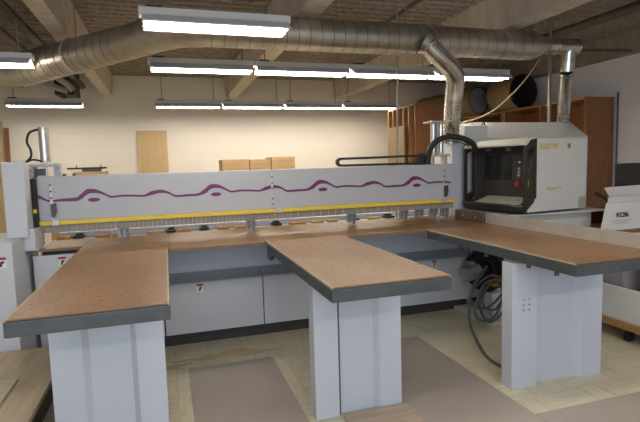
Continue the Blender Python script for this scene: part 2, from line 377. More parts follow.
# black corrugated hose arching over the beam end
hp = smooth_path([(2.49, 4.34, 1.50), (2.495, 4.33, 1.60), (2.55, 4.31, 1.70), (2.66, 4.28, 1.752), (2.80, 4.25, 1.745), (2.92, 4.23, 1.69), (2.97, 4.24, 1.62)], 12)
q = MB().tube(hp, [.026 + (.004 if i % 2 else 0) for i in range(len(hp))], 12); q.build('corrugated_hose', M['rubber'], saw)
MB().cyl((2.49, 4.36, 1.482), (2.49, 4.36, 1.50), .045, 14).build('hose_flange', M['dgrey'], saw)
for k, (a, b) in enumerate((((2.70, 4.36, 1.80), (2.93, 4.28, 1.67)), ((2.72, 4.38, 1.72), (2.92, 4.28, 1.66)))):
    MB().tube(smooth_path([a, ((a[0] + b[0]) / 2, 4.32, (a[2] + b[2]) / 2 + .02), b]), .006, 6).build('air_hose', M['rubber'], saw)
# machine body to the right, below the console
B(3.10, 4.02, 4.30, 5.2, .08, .985, .008).build('right_base', M['body'], saw)
B(3.13, 3.98, 4.35, 5.1, 0, .08).build('plinth', M['dark_wood'], saw)
q = MB().box(2.945, 4.12, 3.74, 4.8, .986, 1.005, .003); q.build('base_top_plate', M['cab'], saw)
B(3.0, 4.02, 3.82, 4.295, .74, .985, .006).build('base_shelf_box', M['cab'], saw)
B(2.95, 3.09, 4.30, 4.62, .10, .985).build('base_side', M['body_dark'], saw)
# motor and blower below the right hand end
mo = MB().cyl((2.60, 3.86, .475), (2.76, 3.93, .475), .072, 20)
for k in range(5): mo.ring((2.63 + .027 * k, 3.873 + .0117 * k, .475), (.16, .07, 0), .072, .006, 20, 4)
mo.cyl((2.572, 3.848, .475), (2.60, 3.86, .475), .055, 16, .072).box(2.64, 2.71, 3.87, 3.93, .542, .58, .006)
motor = mo.build('dust_motor', M['motor'], saw)
WC = Vector((2.90, 4.00, .45)); WA = Vector((.90, .43, 0)); WE = Vector((-.43, .90, 0))
q = MB().cyl(WC, WC + WA * .08, .205, 36).ring(WC, WA, .195, .014, 36).ring(WC - WA * .004, WA, .11, .012, 24).cyl(WC - WA * .16, WC, .05, 16)
for k in range(8):
    a = k * PI / 4; e = WE * math.cos(a) + Vector((0, 0, 1)) * math.sin(a)
    q.cyl(WC + e * .05 - WA * .005, WC + e * .195 - WA * .005, .009, 6)
q.build('blower_wheel', M['rubber'], saw)
MB().prism([(3.86, 0), (4.14, 0), (4.12, .03), (4.08, .235), (3.92, .235), (3.90, .03)], 'x', 2.93, 3.09).build('blower_stand', M['body'], saw)
MB().prism([(2.76, 4.44), (2.90, 4.44), (2.90, 3.70), (2.76, 3.74)], 'z', 0, .035).build('floor_rail', M['body'], saw)
B(2.80, 2.86, 3.72, 3.77, .36, .40, .004).build('cable_clip', M['orange'], saw)

# ------------------------------------------------------------------ loose bits behind the gap
offs = [(-.93, .07, 'orange'), (-.86, .04, 'offyel'), (-.62, .12, 'orange'), (-.48, .10, 'offyel'), (-.18, .14, 'pine'), (.08, .12, 'orange'), (.45, .10, 'orange'), (.60, .12, 'offyel'), (1.15, .16, 'orange'), (1.38, .12, 'offyel'), (1.55, .10, 'pine'), (2.0, .12, 'offyel')]
whr = ['orange offcut nearest the left column, seen under the saw beam', 'narrow yellow offcut beside the leftmost orange offcut under the saw beam', 'long orange offcut left of the first pressure finger, under the beam', 'yellow offcut just left of the first pressure finger, under the beam',
       'pale pine offcut just right of the first pressure finger', 'orange offcut beside the black gripper right of the first pressure finger', 'orange offcut midway between the first and second pressure fingers', 'yellow offcut just left of the second pressure finger from left',
       'longest orange offcut, right of the second pressure finger', 'yellow offcut midway between the second and third pressure fingers', 'pale pine offcut just left of the third pressure finger from left', 'yellow offcut right of the third pressure finger from left']
for (x, w, m), wl in zip(offs, whr):
    tag(B(x, x + w, 4.68, 4.76, .931, .955, .003).build('wood_offcut', M[m]), wl, 'wood offcut', 'wood offcuts on the rear table')

# ------------------------------------------------------------------ extension tables
def pedestal(x0, x1, y0, f1, f2, w1, w2, z1, parent, d=.10, rec=.03):
    # plan outline: two forward flanges and a recessed web between them
    p = [(x0, y0), (f1, y0), (w1, y0 + rec), (w2, y0 + rec), (f2, y0), (x1, y0), (x1, y0 + d), (x0, y0 + d)]
    return MB().prism(p, 'z', 0, z1).build('pedestal', M['ped'], parent)
def ext_table(label, x0, x1, y0, y1):
    t = thing('extension_table', label, 'extension table', ((x0 + x1) / 2, y0 + .6, 0), 'air cushion extension tables')
    q = MB().box(x0 + .010, x1 - .010, y0 + .009, y1, .931, .94, .002)
    holes(q, x0 + .05, x1 - .04, y0 + .07, y1 - .04, .9405, .092, .078, r=.0068)
    q.build('tabletop', [M['hard'], M['hole']], t)
    for xa in (x0 + .003, x1 - .0095): B(xa, xa + .0065, y0 + .01, y1, .9302, .9392).build('edge_strip', M['edge'], t)
    q = MB().box(x0, x1, y0, y0 + .03, .866, .930, .004).box(x0, x0 + .03, y0 + .028, y1, .866, .930, .003).box(x1 - .03, x1, y0 + .028, y1, .866, .930, .003).box(x0 + .03, x1 - .03, y0 + .03, y1, .915, .929)
    q.build('frame', M['frame'], t)
    return t
t1 = ext_table('leftmost extension table, brown perforated top on a light grey leg', -.648, -.012, 2.185, 3.698)
pedestal(-.605, -.055, 2.69, -.455, -.215, -.42, -.195, .845, t1) if False else None
p = [(-.605, 2.69), (-.455, 2.69), (-.425, 2.72), (-.225, 2.72), (-.195, 2.69), (-.055, 2.69), (-.055, 2.79), (-.605, 2.79)]
MB().prism(p, 'z', 0, .848).build('pedestal', M['ped'], t1)
B(-.62, -.035, 2.66, 2.80, .8485, .8655).build('cross_rail', M['edge'], t1)
t2 = ext_table('middle extension table with its brown perforated top in front of the stripe', .716, 1.362, 2.14, 3.698)
p = [(.775, 2.67), (.922, 2.67), (.924, 2.735), (.940, 2.735), (.942, 2.695), (1.16, 2.70), (1.19, 2.67), (1.335, 2.67), (1.335, 2.77), (.775, 2.77)]
MB().prism(p, 'z', 0, .848).build('pedestal', M['ped'], t2)
B(.76, 1.33, 2.64, 2.78, .8485, .8655).build('cross_rail', M['edge'], t2)
MB().prism([(3.50, .872), (3.698, .872), (3.698, .81), (3.60, .81)], 'x', .718, .745).build('support_bracket', M['frame'], t2)
t3 = ext_table('rightmost extension table carrying the long metal fence', 2.11, 2.82, 2.095, 3.698)
p = [(2.10, 2.60), (2.30, 2.60), (2.31, 2.64), (2.64, 2.64), (2.68, 2.60), (2.85, 2.60), (2.85, 2.70), (2.10, 2.70)]
ped3 = MB().prism(p, 'z', 0, .848).build('pedestal', M['ped'], t3)
q = MB()
for x in (2.19, 2.235):
    for z in (.53, .565, .60): q.cyl((x, 2.601, z), (x, 2.597, z), .005, 8)
q.build('screw', M['dgrey'], ped3)
B(2.13, 2.81, 2.57, 2.72, .8485, .8655).build('cross_rail', M['edge'], t3)
for y in (2.25, 2.48, 2.9, 3.15): MB().cyl((2.125, y, .842), (2.125, y, .866), .014, 10).build('levelling_bolt', M['dgrey'], t3)
for y in (2.5, 3.0, 3.4, 3.55): MB().cyl((2.106, y, .898), (2.111, y, .898), .011, 10).build('frame_bolt', M['dgrey'], t3)
fe = B(2.79, 2.815, 1.75, 3.83, .9405, 1.03, .002).build('angle_fence', M['alu'], t3)
o = B(2.768, 2.79, 3.84, 4.29, .9405, 1.03, .002).build('fence_facing', M['bronze'], fe); o['label'] = 'bronze coloured rear length of the fence'
B(2.7905, 2.815, 3.831, 4.29, .9405, 1.03).build('fence_backing', M['dgrey'], fe)
for y in (3.95, 4.15): MB().cyl((2.768, y, .985), (2.764, y, .985), .009, 10).build('fence_screw', M['alu'], fe)

# ------------------------------------------------------------------ control cabinet and console
cab = thing('control_cabinet', 'grey control cabinet with a recessed black screen and keyboard console', 'control cabinet', (3.6, 4.2, 1.005))
TH = math.radians(8)
A = Vector((3.08, 3.66, 0)); U = Vector((-math.sin(TH), math.cos(TH), 0)); Nn = Vector((math.cos(TH), math.sin(TH), 0))
# local frame: x = into the cabinet, y = towards the far end, z = up
MT = Matrix(((Nn.x, U.x, 0, A.x), (Nn.y, U.y, 0, A.y), (0, 0, 1, 0), (0, 0, 0, 1)))
LEN = .775
body = MB().prism([(.135, 1.145), (.0, 1.035), (.0, 1.030), (.86, 1.030), (.86, 1.690), (.135, 1.700)], 'y', 0, LEN, mtx=MT)
# hollow: built as a shell around the niche instead of a solid block
body = MB()
body.prism([(.02, 1.030), (.825, 1.030), (.825, 1.700), (.138, 1.700), (.138, 1.15)], 'y', 0, .018, mtx=MT)
body.prism([(.02, 1.030), (.825, 1.030), (.825, 1.700), (.138, 1.700), (.138, 1.15)], 'y', LEN - .018, LEN, mtx=MT)
body.box(.30, .825, .018, LEN - .018, 1.04, 1.699, mtx=MT)
body.box(.02, .30, .018, LEN - .018, 1.030, 1.045, mtx=MT)
body.box(.12, .30, .018, LEN - .018, 1.685, 1.70, mtx=MT)
cb = body.build('console_housing', M['cab'], cab)
MB().box(.25, .60, .15, .65, 1.006, 1.03, .003, mtx=MT).build('swivel_foot', M['dgrey'], cab)
hood = MB().prism([(-.01, 1.638), (.0, 1.655), (.075, 1.705), (.16, 1.712), (.16, 1.701), (.07, 1.69), (.02, 1.638)], 'y', -.004, LEN + .004, mtx=MT)
hood.build('hood', M['cream'], cab)
MB().prism([(-.004, 1.625), (-.012, 1.64), (.02, 1.64), (.07, 1.688), (.13, 1.69), (.13, 1.68), (.075, 1.672), (.025, 1.625)], 'y', .0, LEN, mtx=MT).build('hood_edge', M['black'], cab)
def cheek(s0, s1):
    q = MB()
    q.prism([(-.004, 1.04), (.028, 1.06), (.028, 1.64), (-.004, 1.635)], 'y', s0, s1, mtx=MT)
    q.prism([(.112, 1.145), (.138, 1.162), (.138, 1.70), (.112, 1.69)], 'y', s0, s1, mtx=MT)
    q.prism([(.028, 1.06), (.112, 1.125), (.112, 1.20), (.028, 1.16)], 'y', s0, s1, mtx=MT)
    q.prism([(.028, 1.59), (.112, 1.63), (.112, 1.69), (.028, 1.645)], 'y', s0, s1, mtx=MT)
    return q.build('console_cheek', M['black'], cab)
cheek(-.012, .012); cheek(LEN - .012, LEN + .012)
# front lip and sloping keyboard deck
MB().prism([(-.03, 1.085), (-.012, 1.03), (.03, 1.03), (.03, 1.095), (-.022, 1.10)], 'y', -.004, LEN, mtx=MT).build('console_lip', M['black'], cab)
dk = MB().prism([(.02, 1.09), (.22, 1.155), (.22, 1.046), (.02, 1.046)], 'y', .02, LEN - .02, mtx=MT).build('keyboard_deck', M['panel'], cab)
kb = MB(); sl = (1.155 - 1.09) / .20
kb.prism([(.03, 1.0935), (.205, 1.1504), (.205, 1.153), (.03, 1.0965)], 'y', .11, .65, mtx=MT, mi=1)
for r in range(6):
    for c in range(21):
        if c == 14: continue
        x = .035 + r * .028; yk = LEN - .145 - c * .0265
        z = 1.09 + sl * (x - .02)
        kb.prism([(x, z), (x + .019, z + sl * .019), (x + .018, z + sl * .018 + .008), (x + .001, z + .008)], 'y', yk - .0105, yk + .0105, mtx=MT)
kb.build('keyboard', [M['keys'], M['cream']], cab)
# screen panel at the back of the niche
pan = MB().prism([(.215, 1.15), (.27, 1.15), (.27, 1.685), (.255, 1.685)], 'y', .03, LEN - .03, mtx=MT).build('screen_panel', M['panel'], cab)
def on_panel(z): return .215 + (z - 1.15) / .535 * .04
def panel_box(s0, s1, z0, z1, t, m, name, parent):
    return MB().prism([(on_panel(z0) - t, z0), (on_panel(z0) + .004, z0), (on_panel(z1) + .004, z1), (on_panel(z1) - t, z1)], 'y', s0, s1, mtx=MT).build(name, m, parent)
bz = panel_box(.335, .752, 1.287, 1.582, .004, M['panel'], 'screen_bezel', pan)
panel_box(.360, .727, 1.312, 1.557, .0058, M['screen'], 'screen', bz)
panel_box(.66, .73, 1.608, 1.628, .003, M['inkgrey'], 'maker_plate', pan); panel_box(.40, .46, 1.60, 1.648, .003, M['inkgrey'], 'key_switch', pan)
def button(s, z, r, m, name, t=.012):
    a = MT @ Vector((on_panel(z), s, z)); MB().cyl(a, a - Nn * t, r, 12).build(name, m, pan)
for z in (1.488, 1.425, 1.39, 1.36): button(.273, z, .011, M['paper'], 'push_button')
for z in (1.42, 1.385, 1.355): button(.165, z, .009, M['inkgrey'], 'push_button')
button(.272, 1.275, .026, M['red'], 'emergency_button', .03)
panel_box(.15, .175, 1.25, 1.32, .008, M['yellow'], 'warning_strip', pan)
button(.105, 1.29, .012, M['green'], 'start_button')
# yellowed tape residue on the right face
def on_face(x0, x1, z0, z1, m, name, ragged=True):
    q = MB()
    if ragged:
        top = [(x0 + (x1 - x0) * t / 6, z1 - random.random() * (z1 - z0) * .25) for t in range(7)]
        bot = [(x0 + (x1 - x0) * t / 6, z0 + random.random() * (z1 - z0) * (.55 if t > 2 else .15)) for t in range(6, -1, -1)]
        q.prism(bot + top, 'y', -.0018, 0, mtx=MT)
    else: q.box(x0, x1, -.002, 0, z0, z1, mtx=MT)
    return q.build(name, m, cb)
on_face(.19, .43, 1.60, 1.66, M['tape'], 'tape_residue'); on_face(.28, .47, 1.215, 1.255, M['tape'], 'tape_residue')
o = on_face(.55, .60, 1.60, 1.66, M['tape'], 'inspection_label', False)
MB().box(.56, .59, -.003, -.0019, 1.61, 1.65, mtx=MT).build('label_print', M['green'], o)
on_face(.72, .815, 1.035, 1.14, M['alu'], 'access_plate', False)
MB().prism([(.03, 1.06), (.30, 1.06), (.30, 1.684), (.115, 1.684)], 'y', LEN - .028, LEN - .0185, mtx=MT).build('niche_lining', M['panel'], cab) if False else MB().prism([(.112, 1.06), (.22, 1.06), (.27, 1.684), (.112, 1.684)], 'y', LEN - .03, LEN - .019, mtx=MT).build('niche_lining', M['panel'], cab)
# taller switch cabinet behind
q = MB().prism([(4.58, 1.006), (5.25, 1.006), (5.25, 1.945), (4.84, 1.945), (4.58, 1.76)], 'x', 3.34, 4.74)
q.build('switch_housing', M['cab'], cab)
MB().tube(smooth_path([(3.42, 4.78, 1.90), (3.45, 4.77, 1.935), (3.48, 4.78, 1.90)], 4), .007, 6).build('lifting_eye', M['dgrey'], cab)

tag(B(4.14, 4.40, 4.03, 4.06, .62, .985, .002).build('maroon_panel', M['maroon']), 'dark red board standing behind the fence, below the console', 'board')
tag(B(4.08, 4.42, 4.0, 4.5, 0, .618, .004).build('storage_box', M['dark_wood']), 'dark box on the floor behind the dark red board', 'box')

# ------------------------------------------------------------------ cables under the right table
cc = thing('cable_coil', 'coiled grey power cables hanging below the rightmost table', 'cable', (2.6, 3.6, 0))
MB().tube(smooth_path([(2.74, 3.74, .56), (2.66, 3.70, .50), (2.545, 3.68, .38), (2.50, 3.66, .18), (2.45, 3.55, .07), (2.32, 3.22, .013), (2.26, 3.0, .013), (2.28, 2.82, .013)], 8), .0125, 10).build('power_cable', M['cable'], cc)
for k, (px, pz, r, rz) in enumerate(((2.70, .27, .15, .17), (2.77, .31, .11, .13), (2.72, .33, .165, .13), (2.79, .22, .13, .17))):
    MB().tube([(px + (r + .02 * math.sin(a * 2 + k)) * math.cos(a), 3.64 + .027 * k + .02 * math.sin(a), pz + rz * math.sin(a) + .35 * r * math.cos(a)) for a in [2 * PI * j / 32 for j in range(33)]], .0115, 8).build('cable_loop', M['cable'], cc)

# ------------------------------------------------------------------ ducts
duct = thing('spiral_duct', 'large galvanised spiral extraction duct hung below the ceiling', 'duct', (2, 4.4, 2.7))
q = MB().tube([(.36, 4.4, 2.70), (3.72, 4.4, 2.70)], .146, 36, caps=False)
x = .42
while x < 3.7: q.ring((x, 4.4, 2.70), (1, 0, 0), .146, .0032, 40, 6, mi=1, tilt=(0, .06, .10)); x += .108
q.build('main_pipe', [M['galv'], M['seam']], duct)
lp = smooth_path([(.36, 4.4, 2.70), (.20, 4.425, 2.697), (.03, 4.55, 2.69), (-.24, 4.86, 2.675)], 5)
q = MB().tube(lp, .150, 36, caps=False)
for i in range(0, len(lp), 4): q.ring(lp[i], lp[min(i + 1, len(lp) - 1)] - lp[max(i - 1, 0)], .151, .004, 36, 4)
q.build('elbow', M['galv'], duct)
L0 = Vector((-.24, 4.86, 2.675)); L1 = Vector((-1.30, 5.86, 2.60))
q = MB().tube([L0, L1], [.15, .168], 36, caps=False)
for k in range(1, 14):
    t = k / 14; q.ring(L0.lerp(L1, t), L1 - L0, .15 + .018 * t, .0032, 36, 6, mi=1, tilt=(0, 0, .1))
q.build('left_pipe', [M['galv'], M['seam']], duct)
b0 = L0.lerp(L1, .50); dr = (L1 - L0).normalized()
MB().tube([b0 - dr * .02, b0 + dr * .02], .166, 36, caps=False).ring(b0, dr, .165, .008, 36, 6).build('clamp_band', M['alu'], duct)
ep = smooth_path([L1, (-1.44, 5.98, 2.60), (-1.64, 6.06, 2.605), (-2.0, 6.09, 2.61)], 5)
MB().tube(ep, .168, 36, caps=False).build('elbow', M['galv'], duct)
MB().tube([(-2.0, 6.09, 2.61), (-4.55, 6.09, 2.61)], .166, 36, caps=False).build('left_pipe', M['galv'], duct)
MB().tube([(3.72, 4.4, 2.70), (3.75, 4.4, 2.70), (3.93, 4.4, 2.715), (3.97, 4.4, 2.715)], [.148, .148, .085, .085], 36, caps=False).build('reducer', M['galv'], duct)
MB().tube([(3.97, 4.4, 2.715), (4.37, 4.4, 2.715)], .084, 24).ring((4.08, 4.4, 2.715), (1, 0, 0), .085, .006, 24).ring((4.36, 4.4, 2.715), (1, 0, 0), .083, .006, 24).build('tee_end', M['galv2'], duct)
q = MB().tube([(4.262, 4.4, 2.70), (4.262, 4.42, 2.45)], [.081, .075], 24, caps=False)
q.tube([(4.262, 4.42, 2.46), (4.43, 4.62, 2.2), (4.68, 4.90, 1.947)], .07, 24, caps=False)
for k in range(9): q.ring(Vector((4.28, 4.44, 2.43)).lerp(Vector((4.62, 4.83, 2.0)), k / 8), (.35, .4, -.5), .071, .0035, 24, 4)
dp2 = q.build('drop_pipe', M['galv2'], duct)
# tee and drop to the beam end
q = MB().tube([(2.44, 4.30, 2.66), (2.50, 4.27, 2.62)], [.135, .095], 28, caps=False)
tp = smooth_path([(2.46, 4.29, 2.64), (2.64, 4.30, 2.50), (2.75, 4.33, 2.42), (2.82, 4.36, 2.34), (2.84, 4.40, 2.24), (2.845, 4.43, 2.15)], 5)
q.tube(tp, .092, 28, caps=False); q.ring((2.50, 4.275, 2.615), (.55, -.35, -.72), .104, .012, 28); q.build('tee_branch', M['galv2'], duct)
q = MB().tube([(2.845, 4.43, 2.16), (2.89, 4.56, 1.74)], .083, 28, caps=False)
for k in range(13): q.ring(Vector((2.845, 4.43, 2.16)).lerp(Vector((2.89, 4.56, 1.75)), k / 12), (.02, .14, -.44), .083, .004, 28, 4, tilt=(.08, 0, 0))
q.tube([(2.888, 4.555, 1.775), (2.894, 4.57, 1.722)], [.088, .098], 28)
q.build('drop_pipe', M['galv2'], duct)
for p, z in (((.95, 4.4, 2.85), ZC), ((2.3, 4.4, 2.85), ZC), ((3.7, 4.4, 2.83), ZC)):
    MB().cyl(p, (p[0], p[1], z + .01), .008, 6).build('hanger_rod', M['rod'], duct)
MB().cyl((-.75, 5.35, 2.80), (-.75, 5.35, ZC), .007, 6).build('hanger_rod', M['rod'], duct)
q = MB().tube([(3.80, 4.4, 2.80), (3.72, 4.4, 3.0), (3.70, 4.4, ZC)], .02, 6); q.build('hanger_strap', M['pipe'], duct)

# ------------------------------------------------------------------ fluorescent fixtures
def fixture(x0, x1, y, label, group, w=.26, z=2.53):
    t = thing('fluorescent_light', label, 'light fixture', ((x0 + x1) / 2, y, z), group)
    B(x0, x1, y - .06, y + .06, z + .066, z + .118, .004).build('channel', M['housing'], t)
    # reflector: shallow inverted trough, open below
    h = w / 2
    outer = [(y - h, z), (y - h, z + .012), (y - .075, z + .062), (y + .075, z + .062), (y + h, z + .012), (y + h, z)]
    inner = [(y + h - .005, z + .002), (y + h - .005, z + .009), (y + .072, z + .056), (y - .072, z + .056), (y - h + .005, z + .009), (y - h + .005, z + .002)]
    q = MB(); n = 6
    vs = [(x0 + .02, a, b) for a, b in outer] + [(x1 - .02, a, b) for a, b in outer] + [(x0 + .02, a, b) for a, b in inner] + [(x1 - .02, a, b) for a, b in inner]
    fs = [[i, i + 1, n + i + 1, n + i] for i in range(n - 1)] + [[2 * n + i, 2 * n + i + 1, 3 * n + i + 1, 3 * n + i] for i in range(n - 1)]
    fs += [[n - 1, 2 * n - 1, 3 * n, 2 * n], [0, n, 4 * n - 1, 3 * n - 1]]
    q.add(vs, fs); q.build('reflector', M['housing'], t)
    for dy in (-.062, .062):
        MB().cyl((x0 + .035, y + dy, z + .020), (x1 - .035, y + dy, z + .020), .019, 12).build('tube', M['tube'], t)
        for xx in (x0 + .02, x1 - .034): B(xx, xx + .014, y + dy - .017, y + dy + .017, z + .002, z + .056, .002).build('lamp_holder', M['paper'], t)
    for xx in (x0 + .12, x1 - .12): MB().cyl((xx, y, z + .117), (xx, y, ZC + .03), .006, 6).build('hanger_rod', M['rod'], t)
    B(x0 + .05, x0 + .16, y - .05, y + .05, z + .1185, z + .135, .003).build('ballast_cover', M['hangbox'], t)
    return t
X = lambda i: -.11 + 1.09 * i
fixture(X(0) - .005, X(1) - .01, 3.77, 'nearest and largest fluorescent fixture, hung in front of the duct', 'front row of fluorescent lights')
R2 = ['first fixture of the middle light row, under the duct bend', 'second fixture of the middle light row, above the centre of the saw', 'third fixture of the middle light row, left of the branch pipe', 'last fixture of the middle light row, right of the branch pipe']
for i in range(4): fixture(X(i) + .004, X(i + 1) - .004, 5.39, R2[i], 'middle row of fluorescent lights')
fixture(X(-1) - 1.03, X(-1) + .06, 5.39, 'fluorescent fixture cut off by the left edge, before the duct', 'middle row of fluorescent lights')
R3 = ['back row fluorescent light above the leaning plywood sheet', 'back row fluorescent light above the wooden crates', 'third back row light, left of the hanging power cord', 'last back row light, ending at the hanging power cord']
for i in range(4): fixture(X(i) + .004, X(i + 1) - .004, 8.6, R3[i], 'back row of fluorescent lights')
fixture(X(-2) + .04, X(-1) + .04, 8.6, 'isolated back row fluorescent light above the left lift cylinder', 'back row of fluorescent lights')

# ------------------------------------------------------------------ ceiling services
def run(name, label, cat, pts, r, m='pipe', n=10):
    return tag(MB().tube(pts, r, n).build(name, M[m]), label, cat)
run('ceiling_pipe', 'thick brown pipe beside the leftmost concrete beam', 'pipe', [(-1.30, -2, 3.0), (-1.30, 9.6, 3.0)], .05)
run('ceiling_pipe', 'brown pipe farther left along the ceiling, past the thick one', 'pipe', [(-1.62, -2, 3.05), (-1.62, 9.6, 3.05)], .05)
run('ceiling_pipe', 'dark pipe running along the ceiling above the right drop pipe', 'pipe', [(4.58, -2, 3.0), (4.58, 6.4, 3.0)], .05)
run('conduit', 'thin brown conduit crossing the ceiling above the branch pipe', 'conduit', [(2.40, -2, 3.05), (2.40, 6.2, 3.05)], .022)
run('conduit', 'thin dark conduit along the right wall top, beyond the drop pipe', 'conduit', [(4.56, 5.6, 2.965), (6.225, 5.3, 2.96)], .018)
run('power_cord', 'thin cord hanging from the ceiling left of the tall wooden rack', 'cord', [(2.32, 4.64, ZC + .02), (2.325, 4.64, 2.4), (2.29, 4.64, 1.2), (2.29, 4.64, .942)], .009, 'rod', 8)
run('support_rod', 'vertical steel rod beside the right drop pipe', 'rod', [(4.50, 4.93, ZC + .03), (4.50, 4.93, 1.947)], .02, 'rod', 8)
tag(MB().tube(smooth_path([(4.44, 4.9, 2.90), (4.36, 4.9, 2.75), (4.15, 4.95, 2.45), (3.9, 5.0, 2.20), (3.70, 5.1, 2.05), (3.50, 5.2, 1.985), (3.42, 5.15, 1.956)]), .009, 8).build('slack_cable', M['edge']), 'pale slack cable swooping from the ceiling down past the large tubes', 'cable')
# hanging duct box and pipes by the wall
hb = thing('hanging_unit', 'dark metal box with bent pipes hung below the leftmost beam', 'air unit', (-1.45, 9.0, 2.85))
B(-1.62, -1.30, 8.9, 9.3, 2.76, 3.20, .01).build('housing', M['hangbox'], hb)
MB().tube(smooth_path([(-1.85, 8.8, 3.22), (-1.80, 8.8, 3.0), (-1.62, 8.8, 2.88), (-1.42, 8.82, 2.80)]), .05, 12).build('bent_pipe', M['concrete'], hb)
MB().tube(smooth_path([(-1.62, 8.7, 3.22), (-1.55, 8.7, 3.02), (-1.40, 8.7, 2.9), (-1.32, 8.72, 2.80)]), .05, 12).build('bent_pipe', M['concrete'], hb)
B(-1.52, -1.44, 8.86, 8.93, 2.70, 2.76, .005).build('outlet', M['tealbit'], hb)
pf = thing('pipe_fitting', 'bent pipe with a teal fitting below the duct at far left', 'pipe fitting', (-2.4, 9.3, 3.0))
MB().tube(smooth_path([(-2.52, 9.3, ZC + .06), (-2.50, 9.3, 3.10), (-2.38, 9.3, 2.99), (-2.28, 9.3, 2.98)]), .05, 12).build('bent_pipe', M['concrete'], pf)
B(-2.30, -2.16, 9.25, 9.36, 2.93, 3.07, .01).build('fitting', M['tealbit'], pf)
tag(MB().cyl((1.50, 9.55, 3.20), (1.50, 9.55, 3.06), .04, 10).build('sprinkler_head', M['dgrey']), 'small dark fitting high on the back wall', 'fitting') if False else None

# ------------------------------------------------------------------ back of the room
tag(MB().prism([(9.70, 0), (9.725, 0), (9.797, 2.24), (9.772, 2.24)], 'x', -.47, .065).build('plywood_sheet', M['ply']), 'tan plywood sheet leaning on the back wall', 'plywood sheet')
tag(MB().prism([(9.66, 0), (9.69, 0), (9.795, 2.42), (9.765, 2.42)], 'x', -2.95, -2.63).build('plank', M['ply']), 'tall pale board at the far left of the back wall', 'board')
tag(MB().prism([(9.60, 0), (9.63, 0), (9.795, 2.30), (9.765, 2.30)], 'x', -2.61, -2.54).build('plank', M['cherry']), 'narrow brown board beside the tall pale board', 'board')
rk = thing('storage_bench', 'wooden bench hidden behind the saw beam', 'bench', (.2, 6.4, 0))
B(-1.3, 1.8, 6.05, 6.75, 1.40, 1.44).build('bench_top', M['pine'], rk)
for x in (-1.25, 1.68):
    for y in (6.08, 6.64): B(x, x + .07, y, y + .07, 0, 1.40).build('leg', M['pine'], rk)
def crate(x0, x1, h, lab):
    t = thing('wooden_crate', lab, 'crate', ((x0 + x1) / 2, 6.3, 1.44), 'wooden crates behind the saw')
    n = 3
    for k in range(n):
        z0 = 1.441 + k * h / n
        B(x0 + .004, x1 - .004, 6.12, 6.52, z0 + .004, z0 + h / n, .004).build('slat', M['pine'], t)
    B(x0 + .01, x1 - .01, 6.14, 6.5, 1.442, 1.44 + h - .004).build('core', M['cherry_edge'], t)
crate(.67, 1.01, .172, 'leftmost of three pale wooden crates behind the beam')
crate(1.012, 1.285, .165, 'middle one of three pale wooden crates behind the beam')
crate(1.287, 1.60, .19, 'rightmost of three pale wooden crates behind the beam')
tag(B(-1.0, -.66, 6.2, 6.5, 1.441, 1.515, .004).build('wood_block', M['pine']), 'pale wood block below the black bar clamp', 'wood block')
bc = thing('bar_clamp', 'black bar clamp lying on the pale wood block', 'clamp', (-.85, 6.3, 1.516))
B(-1.08, -.66, 6.30, 6.34, 1.545, 1.565, .003).build('bar', M['rubber'], bc)
B(-.92, -.72, 6.27, 6.37, 1.5155, 1.546, .006).build('jaw', M['dgrey'], bc)
for x in (-.98, -.72): MB().cyl((x, 6.32, 1.55), (x, 6.32, 1.592), .006, 8).build('pin', M['dgrey'], bc)

# vertical sheet rack
rack = thing('sheet_rack', 'tall cherry plywood rack of vertical slots behind the beam end', 'rack', (4.3, 8, 0))
B(4.07, 4.75, 7.50, 7.53, 0, 2.50, .002).build('end_panel', M['cherry'], rack)
B(4.72, 4.75, 7.53, 8.52, 0, 2.50).build('back_panel', M['cherry'], rack)
B(4.06, 4.72, 7.53, 8.52, 2.465, 2.50).build('top_panel', M['cherry_edge'], rack)
for k in range(1, 6): B(4.05, 4.70, 7.49 + .20 * k, 7.52 + .20 * k, 0, 2.464).build('divider', M['cherry_edge'], rack)
tag(MB().prism([(7.64, 0), (8.22, 0), (8.22, 2.14), (7.64, 2.14)], 'x', 3.93, 3.955).build('door_panel', M['tan_door']), 'tan door panel leaning upright before the slotted rack', 'door panel', None)
# long open bookcase along the right wall
bk = thing('bookcase', 'long cherry plywood shelf unit along the right wall', 'shelf unit', (6.0, 7.2, 0))
B(5.80, 6.32, 5.65, 5.68, 0, 2.38, .002).build('end_panel', M['cherry'], bk)
q = MB()
for k in range(9): q.cyl((5.9 + .13 * (k % 3), 5.649, .9 + .48 * (k // 3) + .05 * (k % 2)), (5.9 + .13 * (k % 3), 5.651, .9 + .48 * (k // 3) + .05 * (k % 2)), .012, 8)
q.build('plug', M['dark_wood'], bk)
B(6.29, 6.32, 5.68, 9.5, 0, 2.38).build('back_panel', M['cherry'], bk)
for k, z in enumerate((.08, .55, 1.05, 1.55, 2.345)): B(5.80, 6.29, 5.68, 9.5, z, z + .032).build('shelf', M['cherry_edge'], bk)
for y in (6.55, 7.45, 8.35, 9.2): B(5.81, 6.285, y, y + .03, 0, 2.344).build('divider', M['cherry'], bk)
B(5.785, 5.80, 7.40, 7.50, 0, 2.38, .002).build('face_post', M['cherry_edge'], bk)
tag(B(5.95, 6.25, 7.55, 8.2, 1.585, 2.1, .004).build('white_sheet', M['white']), 'white sheet standing inside the shelf unit', 'sheet')
tag(MB().cyl((6.335, 5.60, 0), (6.335, 5.60, 2.45), .012, 8).build('thin_strip', M['pipe']), 'thin dark strip standing in the corner by the shelf end', 'strip')
